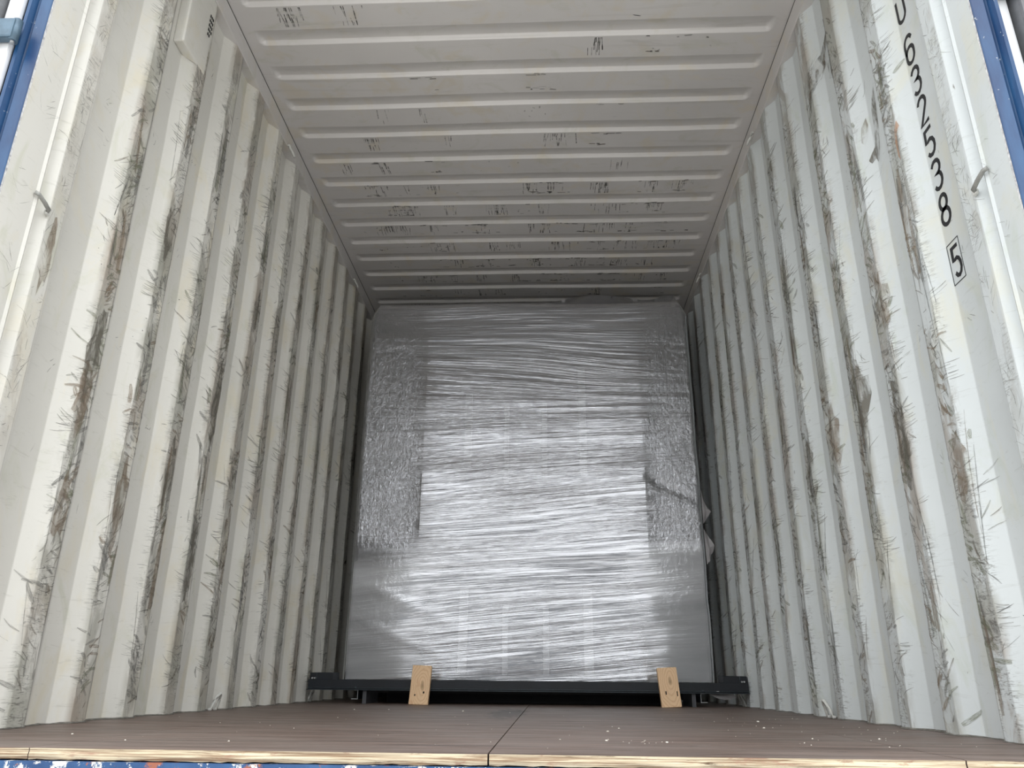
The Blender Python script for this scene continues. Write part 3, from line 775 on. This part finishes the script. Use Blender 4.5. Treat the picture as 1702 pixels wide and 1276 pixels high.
# film round the sides and over the top
def skin(edge, n=24, name='stretch_film_side', flip=False, seed=1):
    m = len(edge); k = np.linspace(0, 1, n)
    Q = np.zeros((m, n, 3)); Q[:] = edge[:, None, :]
    Q[..., 1] += k[None]*2.28
    nn = (vnoise(np.arange(m)[:, None]*.12+k[None]*0, k[None]*14+np.arange(m)[:, None]*0, seed)-.5)*.012
    return Q, nn
E1 = P[0]; Q, nn = skin(E1); Q[..., 0] += nn*(np.linspace(0, 1, 24) > .02); 
grid('film_side', Q, FILM, mc, True, uv=np.stack([Q[..., 1], Q[..., 2]], -1), attr={'wrinkle': np.ones(Q.shape[:2])*.4, 'crumple': np.ones(Q.shape[:2])*.3, 'haze': np.ones(Q.shape[:2])})
E1 = P[-1]; Q, nn = skin(E1, seed=2); Q[..., 0] += nn*(np.linspace(0, 1, 24) > .02)
grid('film_side', Q, FILM, mc, True, uv=np.stack([Q[..., 1], Q[..., 2]], -1), attr={'wrinkle': np.ones(Q.shape[:2])*.4, 'crumple': np.ones(Q.shape[:2])*.3, 'haze': np.ones(Q.shape[:2])})
E1 = P[:, -1]; Q, nn = skin(E1, 30, seed=3)
k = np.linspace(0, 1, 30)[None]; xx = Q[..., 0]
hump = .15*np.exp(-((xx-.48)/.36)**2)*np.clip(k/.03, 0, 1)*np.exp(-((k-.2)/.25)**2) + .075*np.exp(-((xx-.93)/.10)**2)*np.clip(k/.04, 0, 1)*np.exp(-((k-.06)/.10)**2)
hump += .03*(vnoise(xx*5+3, k*8, 33)-.2)*np.clip(k/.1, 0, 1)
Q[..., 2] += hump*np.clip(np.minimum(xx+1.0, 1.02-xx)/.06, 0, 1)
grid('film_top', Q, FILM, mc, True, uv=np.stack([Q[..., 0], Q[..., 1]], -1), attr={'wrinkle': np.ones(Q.shape[:2])*.5, 'crumple': np.ones(Q.shape[:2])*.6, 'haze': np.ones(Q.shape[:2])})
# torn film flaps at the right edge and under the beam line
def flap(pts, y, name='film_flap', curl=.02):
    pts = [Vector((a, 0, b)) for a, b in pts]; c = sum(pts, Vector())/len(pts)
    bm = bmesh.new(); vs = [bm.verts.new((p.x, y+curl*math.sin(i*1.7), p.z)) for i, p in enumerate(pts)]
    cc = bm.verts.new((c.x, y-curl*.6, c.z))
    for i in range(len(vs)): bm.faces.new((vs[i], vs[(i+1) % len(vs)], cc))
    bmesh.ops.subdivide_edges(bm, edges=bm.edges[:], cuts=4, use_grid_fill=True, smooth=.4)
    for f in bm.faces: f.smooth = True
    me = bpy.data.meshes.new(name); bm.to_mesh(me); bm.free()
    o = link(name, me, FLAP, mc); o.location = -MO
M_ = NM('torn_grey_film'); FLAP = M_.set((.36, .345, .35), .35, 0, M_.bump(M_.noise(M_.co('Object'), 40, 4), .6, .004)); M_.b.inputs['Alpha'].default_value = .8
flap([(1.028, 1.17), (1.036, 1.12), (1.055, 1.065), (1.076, 1.040), (1.062, 1.015), (1.046, .995), (1.028, .97)], 3.0, curl=.008)
flap([(1.028, .94), (1.045, .91), (1.066, .875), (1.080, .846), (1.072, .81), (1.056, .79), (1.050, .76), (1.030, .74)], 3.0, curl=.008)
flap([(.955, .0655), (.99, .0655), (1.05, .0655), (1.085, .066), (1.100, .047), (1.075, .038), (1.04, .036), (1.0, .044)], 2.86, 'film_flap', .006)
flap([(-.87, .1185), (-.74, .1310), (-.68, .1345), (-.64, .1275), (-.58, .1185)], 2.975, 'film_flap', .004)

# ------------------------------------------------------------------ timber blocks
def wood_mat(name, kx, kz, seed):
    M = NM(name)
    v = M.co('Object', (1, 1, 1), loc=(seed, 0, 0))
    v0 = M.co('Object', (1, 1, .42), loc=(-kx, 0, -kz*.42))
    ln = M.n('ShaderNodeVectorMath', operation='LENGTH'); M.L(v0, ln.inputs[0])
    nz = M.noise(v, 14, 3)
    r = M.math('ADD', ln.outputs['Value'], M.math('MULTIPLY', nz, .030))
    rg = M.math('SINE', M.math('MULTIPLY', r, 620))
    c = M.mix(M.ramp(rg, (.1, 0), (.95, 1)), (.90, .63, .39), (.78, .50, .29))
    c = M.mix(M.ramp(M.noise(M.co('Object', (60, 1, 6), loc=(seed, 0, 0)), 1.0, 5), (.4, 0), (.7, .5)), c, (.85, .60, .38))
    c = M.mix(M.ramp(M.noise(M.co('Object', loc=(seed*3, 0, 0)), 16, 3), (.6, 0), (.75, .6)), c, (.60, .26, .13))
    kn = M.ramp(r, (.017, 1), (.026, 0))
    c = M.mix(M.math('MULTIPLY', kn, .7), c, (.25, .15, .075))
    return M.set(c, .6, 0, M.bump(rg, .15, .001), .25)
def block(loc, tilt, lean, label, seed, kx, kz, holes, hgt=.196):
    t = empty('timber_block', loc); t.rotation_euler = (lean, tilt, 0)
    prop(t, label, 'wood block', None)
    m = wood_mat('pale_pine_%d' % seed, kx, kz, seed)
    mb = MB(); mb.box((0, .016, hgt/2), (.100, .032, hgt), bev=.004, seg=2); mb.build('board', m, t)
    hm = plain('hole_dark_%d' % seed, (.02, .012, .008), .9)
    for (x, z, a, b) in holes:
        mb = MB(); mb.box((x, -.0002, z), (a, .0012, b), bev=.0004); mb.build('nail_hole', hm, t)
block((-.530, 2.745, .001), math.radians(1.6), -math.radians(15), 'pale timber block leaning on the dark beam, left one, with a ring-grained face', 1, .012, .095, [(-.022, .046, .006, .009), (.022, .060, .008, .010)])
block((.752, 2.745, .001), math.radians(-3.0), -math.radians(15), 'pale timber block leaning on the dark beam, right one, with two nail slots', 2, .008, .125, [(-.020, .070, .006, .017), (.036, .064, .005, .024)])

# crumbs on the floor
R = random.Random(3); bm = bmesh.new()
spots = [(.162, .363), (.287, .667), (.327, .81), (.336, .271), (.262, .344), (.387, .314), (.745, .925), (.744, .488), (-.54, 2.03), (-.678, 1.99), (-.72, .186), (-.919, .337), (-.508, .19), (-.214, 1.92), (.9, .5), (.82, 1.3)]
for k in range(12): spots.append((.345+R.gauss(0, .03), .33+R.gauss(0, .03)))
for k in range(46): spots.append((R.uniform(.5, 1.1), R.uniform(.25, 1.6)))
for k in range(26): spots.append((R.uniform(-1.1, .5), R.uniform(.08, 1.9)))
for i, (x, y) in enumerate(spots):
    s = R.uniform(.0012, .0028)*(1 if i < 16 else .45)*(1+y*.35)
    b2 = bmesh.new(); bmesh.ops.create_icosphere(b2, subdivisions=1, radius=s)
    for v in b2.verts: v.co = Vector((v.co.x*R.uniform(.7, 1.5), v.co.y*R.uniform(.7, 1.3), v.co.z*.6))
    bmesh.ops.translate(b2, verts=b2.verts, vec=(x, y, s*.35)); me = bpy.data.meshes.new('t'); b2.to_mesh(me); b2.free(); bm.from_mesh(me); bpy.data.meshes.remove(me)
me = bpy.data.meshes.new('wood_crumbs'); bm.to_mesh(me); bm.free()
prop(link('wood_crumbs', me, CREAM), 'tiny pale crumbs scattered over the brown plywood floor', 'debris', None, 'stuff')
# worn marks on the right wall
patch(wr, 1, xr, [(.552, 1.925), (.575, 1.895), (.590, 1.86), (.594, 1.80), (.606, 1.75), (.628, 1.72), (.640, 1.70), (.632, 1.685), (.618, 1.695), (.610, 1.675), (.597, 1.68), (.580, 1.72), (.566, 1.78), (.556, 1.85)], WORN[0])
patch(wr, 1, xr, [(.625, 1.86), (.645, 1.83), (.650, 1.78), (.642, 1.762), (.628, 1.785), (.622, 1.83)], WORN[1])
patch(wr, 1, xr, [(.735, 2.40), (.752, 2.32), (.740, 2.24), (.735, 2.15), (.770, 2.13), (.800, 2.18), (.840, 2.22), (.852, 2.30), (.900, 2.29), (.945, 2.24), (.975, 2.17), (.985, 2.26), (.955, 2.33), (.905, 2.37), (.840, 2.40), (.790, 2.44)], WORN[0])
patch(wr, 1, xr, [(.840, 2.36), (.900, 2.335), (.960, 2.28), (.975, 2.22), (.93, 2.26), (.86, 2.31)], WORN[1])
patch(wr, 1, xr, [(.395, 1.66), (.410, 1.64), (.418, 1.60), (.416, 1.55), (.407, 1.53), (.408, 1.58), (.402, 1.62), (.390, 1.64)], WORN[2])
for (sd, ww_, xa_, L_) in ((1, wr, xr, [(.80, 1.43, .03, .05, 2), (.68, 1.22, .03, .10, 1), (.95, 1.00, .04, .14, 0), (.42, .62, .03, .10, 1), (.70, .80, .035, .16, 0), (1.22, .95, .03, .12, 1), (1.50, .9, .03, .15, 0)]),
                         (-1, wl, xl, [(.22, 1.15, .02, .12, 1), (.49, .86, .03, .13, 1), (.50, 1.0, .03, .16, 0), (.78, .62, .035, .14, 1), (1.05, .78, .03, .12, 0), (1.08, .46, .03, .18, 1), (1.32, .52, .03, .2, 0), (.77, 1.55, .03, .12, 0), (1.60, .60, .03, .2, 1), (1.33, 1.1, .03, .2, 0), (.50, .55, .03, .10, 1)])):
    RR = random.Random(int(sd)+40)
    for (yy, zz, a_, b_, mi_) in L_:
        pts = []
        for k in range(16):
            an = 2*PI*k/16; q = RR.uniform(.65, 1.2); pts.append((yy+a_*q*math.cos(an), zz+b_*q*math.sin(an)))
        patch(ww_, sd, xa_, pts, WORN[mi_])
